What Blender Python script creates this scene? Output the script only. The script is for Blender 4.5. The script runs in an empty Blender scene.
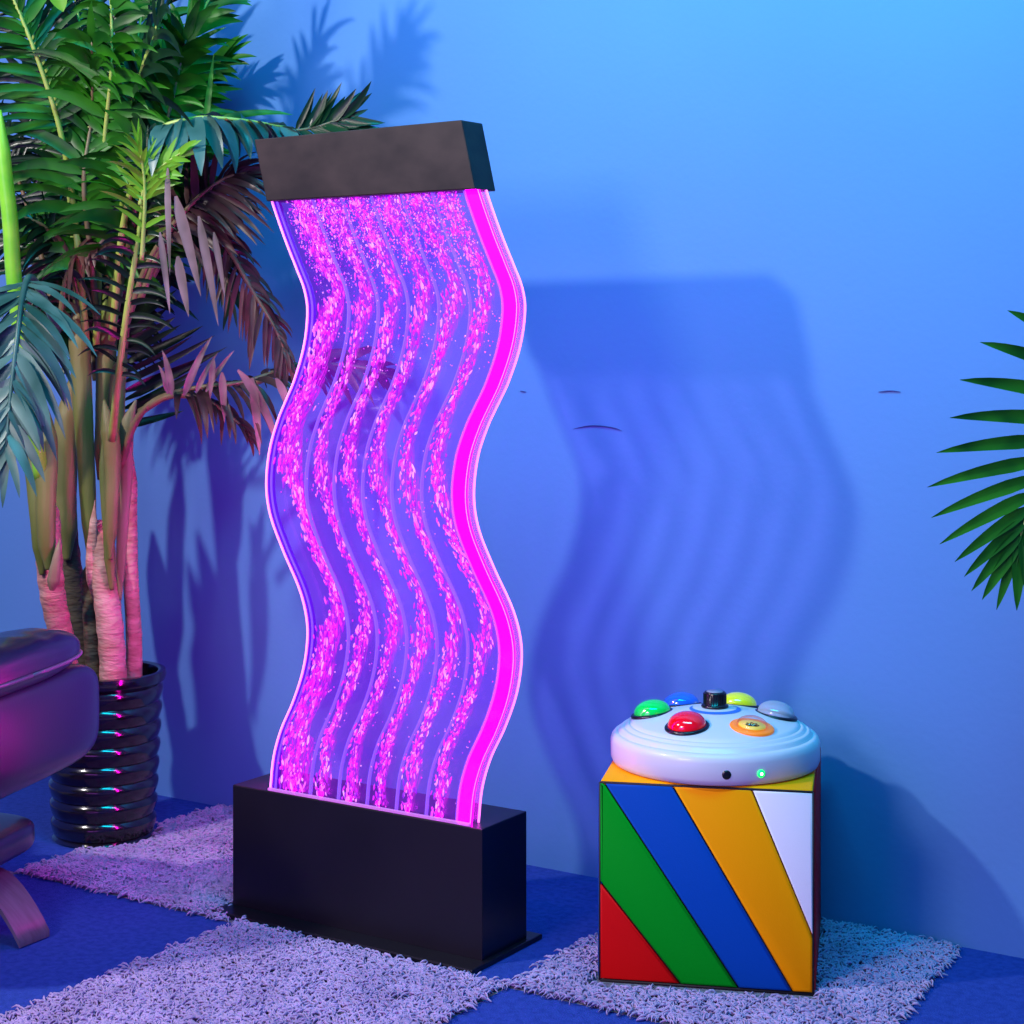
import bpy, bmesh, math, random
from mathutils import Vector, Matrix, Quaternion
random.seed(7)
SC = bpy.context.scene
COL = SC.collection
PI = math.pi

# ------------------------------------------------------------------ camera frame helpers
FPX = 1828.0; HC = 1.36
AL = math.atan(1188/1828)
FW = Vector((-math.sin(AL), math.cos(AL), 0)); RT = Vector((math.cos(AL), math.sin(AL), 0))
def W(u, v, D):
    """pixel of the photograph and depth in metres -> point in the room"""
    p = FW*D + RT*((u-512)/FPX*D)
    return Vector((p.x, p.y, HC-(v-330)*D/FPX))

# ------------------------------------------------------------------ materials
def mat(name, base=(.5,.5,.5), rough=.5, metal=0.0, spec=.5, emit=None, es=0.0, coat=0.0, trans=0.0,
        noise=None, bump=None, sheen=0.0, sub=0.0):
    m = bpy.data.materials.new(name); m.use_nodes = True
    nt = m.node_tree; b = nt.nodes['Principled BSDF']
    b.inputs['Base Color'].default_value = (*base, 1)
    b.inputs['Roughness'].default_value = rough
    b.inputs['Metallic'].default_value = metal
    b.inputs['Specular IOR Level'].default_value = spec
    b.inputs['Coat Weight'].default_value = coat
    b.inputs['Coat Roughness'].default_value = .08
    b.inputs['Transmission Weight'].default_value = trans
    b.inputs['Sheen Weight'].default_value = sheen
    if emit:
        b.inputs['Emission Color'].default_value = (*emit, 1)
        b.inputs['Emission Strength'].default_value = es
    tc = nt.nodes.new('ShaderNodeTexCoord')
    if noise:      # (scale, colour2, stretch)
        n = nt.nodes.new('ShaderNodeTexNoise'); n.inputs['Scale'].default_value = noise[0]
        n.inputs['Detail'].default_value = 4
        mp = nt.nodes.new('ShaderNodeMapping'); mp.inputs['Scale'].default_value = noise[2] if len(noise) > 2 else (1,1,1)
        nt.links.new(tc.outputs['Object'], mp.inputs['Vector']); nt.links.new(mp.outputs['Vector'], n.inputs['Vector'])
        r = nt.nodes.new('ShaderNodeValToRGB')
        r.color_ramp.elements[0].position = .35; r.color_ramp.elements[1].position = .65
        r.color_ramp.elements[0].color = (*base, 1); r.color_ramp.elements[1].color = (*noise[1], 1)
        nt.links.new(n.outputs['Fac'], r.inputs['Fac']); nt.links.new(r.outputs['Color'], b.inputs['Base Color'])
    if bump:       # (scale, strength, stretch)
        n = nt.nodes.new('ShaderNodeTexNoise'); n.inputs['Scale'].default_value = bump[0]
        mp = nt.nodes.new('ShaderNodeMapping'); mp.inputs['Scale'].default_value = bump[2] if len(bump) > 2 else (1,1,1)
        nt.links.new(tc.outputs['Object'], mp.inputs['Vector']); nt.links.new(mp.outputs['Vector'], n.inputs['Vector'])
        bp = nt.nodes.new('ShaderNodeBump'); bp.inputs['Strength'].default_value = bump[1]; bp.inputs['Distance'].default_value = .01
        nt.links.new(n.outputs['Fac'], bp.inputs['Height']); nt.links.new(bp.outputs['Normal'], b.inputs['Normal'])
    return m

def clear_mat(name, tint, gloss=.06, rough=.03, emit=None, es=0.0, opaque=0.0, base=(.5,.5,.8)):
    """thin clear plastic: see-through with a glossy film"""
    m = bpy.data.materials.new(name); m.use_nodes = True; nt = m.node_tree; nt.nodes.clear()
    out = nt.nodes.new('ShaderNodeOutputMaterial')
    tr = nt.nodes.new('ShaderNodeBsdfTransparent'); tr.inputs['Color'].default_value = (*tint, 1)
    gl = nt.nodes.new('ShaderNodeBsdfGlossy'); gl.inputs['Roughness'].default_value = rough
    lw = nt.nodes.new('ShaderNodeLayerWeight'); lw.inputs['Blend'].default_value = .25
    mul = nt.nodes.new('ShaderNodeMath'); mul.operation = 'MULTIPLY_ADD'
    mul.inputs[1].default_value = .5; mul.inputs[2].default_value = gloss
    nt.links.new(lw.outputs['Fresnel'], mul.inputs[0])
    mx = nt.nodes.new('ShaderNodeMixShader')
    nt.links.new(mul.outputs[0], mx.inputs[0]); nt.links.new(tr.outputs[0], mx.inputs[1]); nt.links.new(gl.outputs[0], mx.inputs[2])
    cur = mx
    if opaque:
        df = nt.nodes.new('ShaderNodeBsdfDiffuse'); df.inputs['Color'].default_value = (*base, 1)
        m2 = nt.nodes.new('ShaderNodeMixShader'); m2.inputs[0].default_value = opaque
        nt.links.new(cur.outputs[0], m2.inputs[1]); nt.links.new(df.outputs[0], m2.inputs[2]); cur = m2
    if emit:
        e = nt.nodes.new('ShaderNodeEmission'); e.inputs['Color'].default_value = (*emit, 1); e.inputs['Strength'].default_value = es
        ad = nt.nodes.new('ShaderNodeAddShader'); nt.links.new(cur.outputs[0], ad.inputs[0]); nt.links.new(e.outputs[0], ad.inputs[1]); cur = ad
    nt.links.new(cur.outputs[0], out.inputs['Surface'])
    return m

M = {}
M['wall'] = mat('blue_wall_paint', (.080,.215,.49), .6, spec=.2, noise=(1.3, (.086,.228,.51)), bump=(60,.05))
M['carpet_blue'] = mat('blue_carpet', (.018,.045,.27), .95, spec=.1, noise=(60,(.028,.062,.34)), bump=(240,.4))
M['carpet_grey'] = mat('grey_shag_backing', (.10,.09,.14), 1.0, spec=.05, noise=(90,(.22,.21,.27)))
M['shag'] = mat('grey_shag_fibre', (.31,.235,.43), .8, spec=.15, noise=(9,(.43,.33,.56)))
M['black_box'] = mat('black_powder_coat', (.005,.004,.007), .34, spec=.4, noise=(3,(.008,.006,.011)))
M['header'] = mat('charcoal_header_paint', (.018,.011,.011), .5, spec=.2, noise=(9,(.040,.024,.021),(1,1,1.5)))
M['acrylic'] = clear_mat('clear_acrylic', (.94,.84,1.0), gloss=.012, emit=(.3,.0,.8), es=.07)  # violet emission stands in for LED light scattered in the sheet
M['divider'] = clear_mat('clear_divider', (.55,.55,.95), gloss=.10, opaque=.35, base=(.45,.5,.98), emit=(.34,.18,1), es=.32)
M['edge_glow'] = mat('edge_lit_acrylic', (.8,.3,.8), .2, emit=(1,.18,.80), es=1.6)
M['strip_glow'] = mat('magenta_light_strip', (.8,.0,.8), .3, emit=(1,.0,.86), es=9)
M['bar_glow'] = mat('added_pink_light_bar', (.8,.0,.6), .3, emit=(1,.0,.56), es=85)  # added emitter, pink light for the palm side
M['bar_back'] = mat('added_light_bar_backing', (.12,.03,.6), .3, emit=(.3,.0,.8), es=.12)  # opaque back of the added bar, hides its glow from the camera
M['soil'] = mat('dark_soil', (.02,.014,.01), 1.0, bump=(80,.8))
M['pot'] = mat('black_glazed_pot', (.006,.005,.008), .16, spec=.6, coat=.6)
M['leather'] = mat('violet_lit_black_leather', (.010,.006,.05), .32, spec=.6, coat=.35, bump=(160,.03))  # black leather, the purple light on it tinted into the base
M['piping'] = mat('leather_piping', (.16,.13,.2), .3, spec=.6)
M['wood'] = mat('dark_bent_wood', (.11,.10,.14), .35, spec=.5, noise=(14,(.08,.07,.1),(1,8,1)))
M['black_rubber'] = mat('black_rubber', (.008,.008,.008), .5)
M['vinyl_red'] = mat('red_vinyl', (.62,.004,.004), .5, spec=.08, bump=(300,.05))
M['vinyl_green'] = mat('green_vinyl', (.0,.33,.012), .5, spec=.08, bump=(300,.05))
M['vinyl_blue'] = mat('blue_vinyl', (.002,.07,.38), .5, spec=.08, bump=(300,.05))
M['vinyl_orange'] = mat('orange_yellow_vinyl', (.95,.36,.0), .5, spec=.08, bump=(300,.05))
M['vinyl_white'] = mat('white_vinyl', (.72,.76,.8), .5, spec=.08, bump=(300,.05))
M['seam'] = mat('dark_seam', (.012,.008,.012), .7)
M['white_plastic'] = mat('white_plastic', (.62,.62,.66), .38, spec=.45, coat=.15)
M['black_plastic'] = mat('black_plastic', (.006,.006,.008), .25, spec=.5)
M['print_blue'] = mat('blue_print', (.03,.16,.62), .5)
M['led_green'] = mat('green_led', (.0,1,.2), .3, emit=(.0,1,.04), es=2.2)
M['led_core'] = mat('led_core', (.9,1,.9), .3, emit=(.7,1,.75), es=3)
def button_mat(n, c): return mat(n, c, .12, spec=.6, coat=.9, emit=c, es=.22)
M['b_green'] = button_mat('green_button_dome', (.0,.62,.06))
M['b_red'] = button_mat('red_button_dome', (.8,.0,.0))
M['b_blue'] = button_mat('blue_button_dome', (.01,.1,.6))
M['b_yellow'] = button_mat('yellow_button_dome', (.6,.66,.0))
M['b_white'] = clear_mat('clear_button_dome', (.72,.78,.9), gloss=.12, opaque=.35, base=(.7,.75,.85))
M['b_clear'] = clear_mat('clear_dome', (.92,.92,.98), gloss=.06)
M['b_orange'] = mat('orange_button_ring', (.95,.2,.0), .35, emit=(1,.25,0), es=.25)
M['b_decal'] = mat('yellow_decal', (.9,.62,.06), .4, emit=(1,.6,.02), es=.3)  # low emission added to lift the dull emblem

def leaf_mat(name, c1, c2, rough=.38, tl=.25):
    m = bpy.data.materials.new(name); m.use_nodes = True; nt = m.node_tree
    b = nt.nodes['Principled BSDF']; out = nt.nodes['Material Output']
    b.inputs['Roughness'].default_value = rough; b.inputs['Specular IOR Level'].default_value = .35
    tc = nt.nodes.new('ShaderNodeTexCoord'); n = nt.nodes.new('ShaderNodeTexNoise'); n.inputs['Scale'].default_value = 9
    r = nt.nodes.new('ShaderNodeValToRGB'); r.color_ramp.elements[0].position = .35; r.color_ramp.elements[1].position = .68
    r.color_ramp.elements[0].color = (*c1,1); r.color_ramp.elements[1].color = (*c2,1)
    nt.links.new(tc.outputs['Object'], n.inputs['Vector']); nt.links.new(n.outputs['Fac'], r.inputs['Fac'])
    nt.links.new(r.outputs['Color'], b.inputs['Base Color'])
    t = nt.nodes.new('ShaderNodeBsdfTranslucent'); nt.links.new(r.outputs['Color'], t.inputs['Color'])
    mx = nt.nodes.new('ShaderNodeMixShader'); mx.inputs[0].default_value = tl
    nt.links.new(b.outputs[0], mx.inputs[1]); nt.links.new(t.outputs[0], mx.inputs[2]); nt.links.new(mx.outputs[0], out.inputs['Surface'])
    return m
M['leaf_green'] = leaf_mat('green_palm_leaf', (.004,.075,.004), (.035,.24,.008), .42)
M['leaf_dark'] = leaf_mat('dark_palm_leaf', (.003,.018,.008), (.010,.045,.012), .3, .1)  # dark green, also stands in for shade inside the crown
M['leaf_teal_lit'] = leaf_mat('teal_lit_palm_leaf', (.02,.08,.06), (.08,.19,.16), .34, .12)  # teal sheen of the blue light put into the leaf colour
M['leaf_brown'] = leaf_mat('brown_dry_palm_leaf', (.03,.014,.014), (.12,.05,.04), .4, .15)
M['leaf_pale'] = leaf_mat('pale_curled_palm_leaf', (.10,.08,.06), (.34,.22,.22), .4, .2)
M['leaf_bright'] = leaf_mat('bright_palm_leaf', (.1,.36,.01), (.22,.5,.03), .4, .3)
M['rachis'] = mat('yellow_green_stem', (.28,.42,.05), .4, noise=(20,(.4,.48,.1)))
M['rachis_dark'] = mat('brown_green_stem', (.14,.11,.04), .45, noise=(20,(.2,.14,.07)))
M['stem_bright'] = mat('bright_green_cane', (.16,.6,.02), .35, noise=(12,(.3,.72,.04)))
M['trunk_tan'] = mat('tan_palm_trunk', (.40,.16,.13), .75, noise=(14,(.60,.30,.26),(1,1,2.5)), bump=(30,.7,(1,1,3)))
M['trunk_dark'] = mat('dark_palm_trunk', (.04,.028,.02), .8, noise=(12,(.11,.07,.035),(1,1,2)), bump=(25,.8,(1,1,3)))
M['sheath'] = mat('olive_leaf_sheath', (.10,.13,.015), .5, noise=(10,(.2,.17,.05),(1,1,.3)), bump=(60,.3,(1,1,.1)))
M['sheath_tan'] = mat('tan_leaf_sheath', (.3,.2,.13), .55, noise=(10,(.2,.18,.06),(1,1,.3)), bump=(60,.3,(1,1,.1)))

# ------------------------------------------------------------------ object helpers
def link(o): COL.objects.link(o); return o
def obj_bm(name, bm, m, parent=None, smooth=True, loc=None):
    me = bpy.data.meshes.new(name)
    bmesh.ops.recalc_face_normals(bm, faces=bm.faces[:])
    bm.to_mesh(me); bm.free()
    return obj_me(name, me, m, parent, smooth, loc)
def obj_me(name, me, m, parent=None, smooth=True, loc=None):
    for x in (m if isinstance(m, (list, tuple)) else [m]): me.materials.append(x)
    if smooth: me.polygons.foreach_set('use_smooth', [True]*len(me.polygons))
    o = link(bpy.data.objects.new(name, me))
    if loc is not None: o.location = loc
    if parent is not None: o.parent = parent
    return o
def pyd(name, V, Fc, m, parent=None, smooth=True, mi=None):
    me = bpy.data.meshes.new(name); me.from_pydata([tuple(v) for v in V], [], Fc); me.update()
    o = obj_me(name, me, m, parent, smooth)
    if mi: me.polygons.foreach_set('material_index', mi)
    return o
def autosmooth(o, ang=35):
    me = o.data; bm = bmesh.new(); bm.from_mesh(me)
    for e in bm.edges:
        e.smooth = not (len(e.link_faces) == 2 and e.calc_face_angle(0) > math.radians(ang))
    bm.to_mesh(me); bm.free(); return o
def thing(name, label, cat, loc=(0,0,0), rz=0, group=None):
    o = link(bpy.data.objects.new(name, None)); o.empty_display_size = .05
    o.location = loc; o.rotation_euler = (0,0,rz)
    o['label'] = label; o['category'] = cat
    if group: o['group'] = group
    return o
def struct(o): o['kind'] = 'structure'; return o
def box_bm(x0,x1,y0,y1,z0,z1, bev=.004, seg=2):
    bm = bmesh.new(); bmesh.ops.create_cube(bm, size=1)
    for v in bm.verts:
        v.co = Vector(((x0+x1)/2+v.co.x*(x1-x0), (y0+y1)/2+v.co.y*(y1-y0), (z0+z1)/2+v.co.z*(z1-z0)))
    if bev: bmesh.ops.bevel(bm, geom=bm.edges[:], offset=bev, segments=seg, profile=.5, affect='EDGES')
    return bm
def super_bm(cx,cy,cz, a,b,c, e1=.35, e2=.35, nu=40, nv=20, wob=0):
    """cushion: superellipsoid with half sizes a, b, c"""
    bm = bmesh.new(); P = lambda x, e: math.copysign(abs(x)**e, x); rows = []
    for i in range(nv+1):
        ph = -PI/2+PI*i/nv; row = []
        for j in range(nu):
            th = 2*PI*j/nu
            x = a*P(math.cos(ph),e1)*P(math.cos(th),e2); y = b*P(math.cos(ph),e1)*P(math.sin(th),e2); z = c*P(math.sin(ph),e1)
            if wob and i > nv/2: z += wob*math.sin(x*47+y*13)*math.sin(y*61-x*9)*abs(math.sin(ph))
            row.append(bm.verts.new((cx+x,cy+y,cz+z)))
        rows.append(row)
    for i in range(nv):
        for j in range(nu):
            bm.faces.new((rows[i][j],rows[i][(j+1)%nu],rows[i+1][(j+1)%nu],rows[i+1][j]))
    bmesh.ops.remove_doubles(bm, verts=bm.verts[:], dist=1e-5)
    return bm
def lathe_bm(prof, n=64, cap=True):
    bm = bmesh.new(); rows = []
    for r, z in prof: rows.append([bm.verts.new((r*math.cos(2*PI*j/n), r*math.sin(2*PI*j/n), z)) for j in range(n)])
    for i in range(len(rows)-1):
        for j in range(n): bm.faces.new((rows[i][j],rows[i][(j+1)%n],rows[i+1][(j+1)%n],rows[i+1][j]))
    if cap:
        if prof[0][0] > 1e-4: bm.faces.new(rows[0][::-1])
        if prof[-1][0] > 1e-4: bm.faces.new(rows[-1])
    bmesh.ops.remove_doubles(bm, verts=bm.verts[:], dist=1e-6)
    return bm
def cr(P, t):
    """Catmull-Rom through list of points, t in 0..1 (points may be vectors or floats)"""
    n = len(P)-1; x = min(max(t,0),1)*n; i = min(int(x), n-1); f = x-i
    p1, p2 = P[i], P[i+1]; p0 = P[i-1] if i > 0 else p1*2-p2; p3 = P[i+2] if i+2 <= n else p2*2-p1
    return (p1*2+(p2-p0)*f+(p0*2-p1*5+p2*4-p3)*f*f+(p1*3-p0-p2*3+p3)*f*f*f)*.5
class MB:
    def __init__(s): s.V = []; s.F = []; s.mi = []
    def tube(s, pts, rad, n=8, mi=0, flat=None):
        """rad: list or function of t; flat: (vector, factor) squashes the tube along vector"""
        K = len(pts); up = Vector((.3,.2,.93)); base = len(s.V)
        for k, p in enumerate(pts):
            t = (pts[min(k+1,K-1)]-pts[max(k-1,0)]).normalized()
            a = t.cross(up); a = a.normalized() if a.length > 1e-4 else t.orthogonal().normalized(); b = t.cross(a)
            r = rad(k/(K-1)) if callable(rad) else rad
            for j in range(n):
                d = (a*math.cos(2*PI*j/n)+b*math.sin(2*PI*j/n))*r
                if flat: d -= flat[0]*d.dot(flat[0])*(1-flat[1])
                s.V.append(p+d)
        for k in range(K-1):
            for j in range(n):
                s.F.append((base+k*n+j, base+k*n+(j+1)%n, base+(k+1)*n+(j+1)%n, base+(k+1)*n+j)); s.mi.append(mi)
        s.F.append(tuple(base+j for j in range(n))[::-1]); s.mi.append(mi)
        s.F.append(tuple(base+(K-1)*n+j for j in range(n))); s.mi.append(mi)
    def leaf(s, base, d, nrm, L, w, droop, seg=6, mi=1, fold=.3, curl=0):
        d = d.normalized(); b0 = len(s.V); pv = None; p = base.copy(); dirv = d.copy()
        for k in range(seg+1):
            t = k/seg
            wd = w*(min(1,.25+t*4))*(1-t**2.2)**.8*.5 if k < seg else w*.015
            sd = dirv.cross(nrm); sd = sd.normalized() if sd.length > 1e-4 else dirv.orthogonal().normalized()
            nn = sd.cross(dirv).normalized()
            s.V.extend([p-sd*wd+nn*wd*fold, p, p+sd*wd+nn*wd*fold])
            dirv = (dirv+Vector((0,0,-1))*droop/seg*(1+t)+nrm*curl/seg).normalized()
            p = p+dirv*(L/seg)
        for k in range(seg):
            a = b0+3*k
            s.F.append((a,a+1,a+4,a+3)); s.F.append((a+1,a+2,a+5,a+4)); s.mi.extend([mi,mi])
    def build(s, name, mats, parent=None, smooth=True): return pyd(name, s.V, s.F, mats, parent, smooth, s.mi)

# ================================================================== THE ROOM
YW = 3.92
# wall: a slab with real thickness
wall = struct(obj_bm('wall_back', box_bm(-6.5,2.6,YW,YW+.12,0,3.6,0), M['wall'], smooth=False))
mb = MB()
def wallpt(u,v):
    t = (u-512)/FPX; d = FW+RT*t; D = (YW-.0015)/d.y; return W(u,v,D)
for ctrl, r in (([(573,429),(588,426),(600,426),(614,428),(622,431)],.0016), ([(520,391),(526,392)],.0014), ([(878,392),(890,391),(901,392)],.0015)):
    pts = [wallpt(*c) for c in ctrl]; mb.tube([cr(pts,i/10) for i in range(11)], lambda t, r=r: r*(1-abs(2*t-1)**3)+.0002, 6)
mb.build('scuff_mark', [mat('grey_blue_scuff',(.03,.05,.2),.8)], wall)['label'] = 'dark thin scuff scratches'

# floor of carpet squares: blue flat ones and grey shag ones
XL = [-6.5,-5.64,-4.93,-4.23,-3.53,-2.80,-2.068,-1.367,-.667,.033,.733,1.43,2.13,2.6]
YL = [-.4,.35,1.055,1.76,2.46,3.165,YW]
V=[];Fc=[];mi=[]
for i in range(len(XL)-1):
    for j in range(len(YL)-1):
        shag = (i+j) % 2 == 1
        x0,x1 = XL[i],XL[i+1]; s0 = s1 = 0
        if j == 5 and i == 6: s1 = .075
        if j == 5 and i == 7: s0 = .075
        b = len(V)
        V += [(x0+s0,YL[j],0),(x1+s1,YL[j],0),(x1,YL[j+1],0),(x0,YL[j+1],0)]
        Fc.append((b,b+1,b+2,b+3)); mi.append(1 if shag else 0)
b = len(V)
V += [(-6.5,-.4,-.1),(2.6,-.4,-.1),(2.6,YW,-.1),(-6.5,YW,-.1)]; Fc.append((b+3,b+2,b+1,b)); mi.append(0)
floor = struct(pyd('floor', V, Fc, [M['carpet_blue'],M['carpet_grey']], None, False, mi))
# shag fibres, only on the squares in view
def in_shag(x,y):
    j = 5 if y > YL[5] else 4
    if y > YW-.008: return False
    if j == 5: return (XL[4] < x < XL[5]) or (XL[6] < x < XL[7]+.1*(YW-y))
    return XL[5] < x < XL[6]
CA = math.radians(22)
V=[];Fc=[]
def fibre(x,y):
    a = random.uniform(0,2*PI); L = random.uniform(.016,.030); r = random.uniform(.0019,.0030); h = random.uniform(.004,.011)
    bend = random.uniform(-1.5,1.5); b0 = len(V); p = Vector((x,y,random.uniform(0,.003)))
    for k in range(4):
        t = k/3; ang = a+bend*t; d = Vector((math.cos(ang),math.sin(ang),0))
        sd = Vector((-d.y,d.x,0)); rr = r*(.5 if k in (0,3) else 1)
        z = h*math.sin(PI*(.12+.76*t))
        c = p+Vector((0,0,z))
        V.extend([c+sd*rr, c-sd*rr, c+Vector((0,0,rr*1.5))])
        p = p+d*(L/3)
    for k in range(3):
        for j in range(3):
            Fc.append((b0+3*k+j, b0+3*k+(j+1)%3, b0+3*k+3+(j+1)%3, b0+3*k+3+j))
def blocked(x,y):
    if -2.89 < x < -2.18 and 3.18 < y < 3.46: return True
    if (x+3.600)**2+(y-3.525)**2 < .155**2: return True
    d = Vector((x+1.808,y-3.582)); c,s = math.cos(CA),math.sin(CA)
    return abs(d.x*c+d.y*s) < .235 and abs(-d.x*s+d.y*c) < .262
n = 0
while n < 34000:
    x = random.uniform(-3.53,-1.29); y = random.uniform(2.42,YW-.02)
    if in_shag(x,y) and not blocked(x,y) and not (x < -2.9 and y < 3.165): fibre(x,y); n += 1
pile = pyd('carpet_pile', V, Fc, M['shag'], floor)
pile['kind'] = 'stuff'; pile['label'] = 'curly grey shag pile of the carpet squares'

# ================================================================== BUBBLE WALL
ZX = [(.27,-2.783),(.30,-2.781),(.37,-2.772),(.436,-2.750),(.505,-2.714),(.581,-2.684),(.655,-2.671),(.708,-2.675),(.766,-2.695),
      (.852,-2.744),(.931,-2.782),(1.0,-2.794),(1.082,-2.784),(1.152,-2.759),(1.20,-2.734),(1.245,-2.710),(1.326,-2.681),(1.405,-2.671),
      (1.452,-2.680),(1.498,-2.702),(1.568,-2.737),(1.654,-2.775),(1.72,-2.799)]
def wx(z):
    n = len(ZX)
    for i in range(n-1):
        if z <= ZX[i+1][0] or i == n-2: break
    (z1,x1),(z2,x2) = ZX[i],ZX[i+1]
    def sl(k):
        a = max(k-1,0); b = min(k+1,n-1); return (ZX[b][1]-ZX[a][1])/(ZX[b][0]-ZX[a][0])
    h = z2-z1; t = (z-z1)/h; m1, m2 = sl(i)*h, sl(i+1)*h
    return (2*t**3-3*t*t+1)*x1+(t**3-2*t*t+t)*m1+(-2*t**3+3*t*t)*x2+(t**3-t*t)*m2
def wslope(z): return (wx(z+.01)-wx(z-.01))/.02
PW = .56; YF = 3.250; YB = 3.284
ZB, ZT = .285, 1.665
bw = thing('bubble_wall', 'tall wavy clear acrylic water bubble panel glowing magenta between black base and black header', 'bubble wall', (-2.5,3.3,0))
inv = Vector((2.5,-3.3,0))
def PWx(z): return .562+.016*max(0,(z-1.1)/.55)
def wavy(name, off0, off1, y0, y1, m, z0=ZB, z1=ZT, n=110, smooth=True):
    V=[];Fc=[]
    for i in range(n+1):
        z = z0+(z1-z0)*i/n; a = wx(z); k_ = PWx(z)/PW; o0,o1 = (off0*k_ if off0 > .05 else off0),(off1*k_ if off1 > .05 else off1)
        if off0 > .5: o0 = off0-PW+PWx(z); o1 = off1-PW+PWx(z)
        V += [Vector((a+o0,y0,z))+inv, Vector((a+o1,y0,z))+inv, Vector((a+o1,y1,z))+inv, Vector((a+o0,y1,z))+inv]
    for i in range(n):
        for j in range(4):
            b = 4*i; Fc.append((b+j, b+(j+1)%4, b+4+(j+1)%4, b+4+j))
    Fc.append((3,2,1,0)); b = 4*n; Fc.append((b,b+1,b+2,b+3))
    o = pyd(name, V, Fc, m, bw, True)
    return autosmooth(o, 40)
def P_(bm):
    for v in bm.verts: v.co += inv
    return bm
bb = obj_bm('base_box', P_(box_bm(-2.888,-2.182,3.240,3.418,.010,.293,.0025)), M['black_box'], bw, False)
obj_bm('base_plate', P_(box_bm(-2.905,-2.167,3.180,3.460,0.0,.012,.003)), M['black_box'], bw, False)
# header: a slanted box following the wave
bm = bmesh.new()
hv = [(-2.818,1.803),(-2.233,1.812),(-2.198,1.662),(-2.781,1.658)]
f0 = [bm.verts.new(Vector((x,3.236,z))+inv) for x,z in hv]; f1 = [bm.verts.new(Vector((x,3.318,z))+inv) for x,z in hv]
bm.faces.new(f0[::-1]); bm.faces.new(f1)
for i in range(4): bm.faces.new((f0[i],f0[(i+1)%4],f1[(i+1)%4],f1[i]))
bmesh.ops.bevel(bm, geom=bm.edges[:], offset=.0025, segments=2, profile=.5, affect='EDGES')
obj_bm('header', bm, M['header'], bw, False)
wavy('front_sheet', 0, PW, YF, YF+.003, M['acrylic'])
wavy('back_sheet', 0, PW, YB-.003, YB, M['acrylic'])
# bright edges of the two sheets
wavy('edge_strip', -.0015, .002, YF-.001, YF+.003, M['edge_glow'])
lb_ = wavy('added_light_bar', .0004, .0022, YF+.0045, YB-.004, M['bar_back']); lb_['label'] = 'added light bar inside the left edge, throwing pink light on the palm'  # added emitter, turned outwards to throw pink on the palm trunks
lb_.data.materials.append(M['bar_glow'])
for p_ in lb_.data.polygons:
    if abs(p_.normal.x) > .5 and p_.center.z < 1.15 and min(lb_.data.vertices[i].index % 4 for i in p_.vertices) == 0 and all(lb_.data.vertices[i].index % 4 in (0,3) for i in p_.vertices): p_.material_index = 1
wavy('edge_strip', PW-.002, PW+.0015, YB-.003, YB+.001, M['edge_glow'])
wavy('edge_strip', PW-.001, PW, YF, YF+.001, M['edge_glow'])
wavy('light_strip', PW-.036, PW-.005, YF+.0045, YF+.016, M['strip_glow'])['label'] = 'solid magenta glowing strip down the right edge'
CH0, CHW, NCH = .026, .0815, 6
for k in range(1,NCH+1):
    wavy('channel_divider', CH0+CHW*k-.0012, CH0+CHW*k+.0012, YF+.010, YF+.020, M['divider'])
wavy('channel_divider', CH0-.0218, CH0-.0202, YF+.010, YF+.016, M['divider'])
# clear lip and air nozzles at the foot
obj_bm('foot_trim', P_(box_bm(-2.781,-2.215,3.2405,3.2475,.2935,.300,.001)), clear_mat('glowing_clear_trim',(.7,.5,.9),gloss=.1,opaque=.5,base=(.7,.35,.7),emit=(1,.1,.75),es=.12), bw, False)

# bubbles -----------------------------------------------------------
def bubble_mat():
    m = bpy.data.materials.new('pink_lit_bubbles'); m.use_nodes = True; nt = m.node_tree; b = nt.nodes['Principled BSDF']
    at = nt.nodes.new('ShaderNodeAttribute'); at.attribute_name = 'tone'
    r = nt.nodes.new('ShaderNodeValToRGB'); e = r.color_ramp.elements
    e[0].position = 0; e[0].color = (.16,0,.6,1); e[1].position = 1; e[1].color = (1,.58,.92,1)
    x = e.new(.25); x.color = (.75,.0,.9,1); x = e.new(.5); x.color = (1,.02,.85,1); x = e.new(.72); x.color = (1,.25,.85,1)
    nt.links.new(at.outputs['Fac'], r.inputs['Fac']); nt.links.new(r.outputs['Color'], b.inputs['Emission Color'])
    b.inputs['Emission Strength'].default_value = .85; b.inputs['Base Color'].default_value = (.35,.1,.4,1); b.inputs['Roughness'].default_value = .15  # LED light caught by the bubbles, given as emission
    return m
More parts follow.
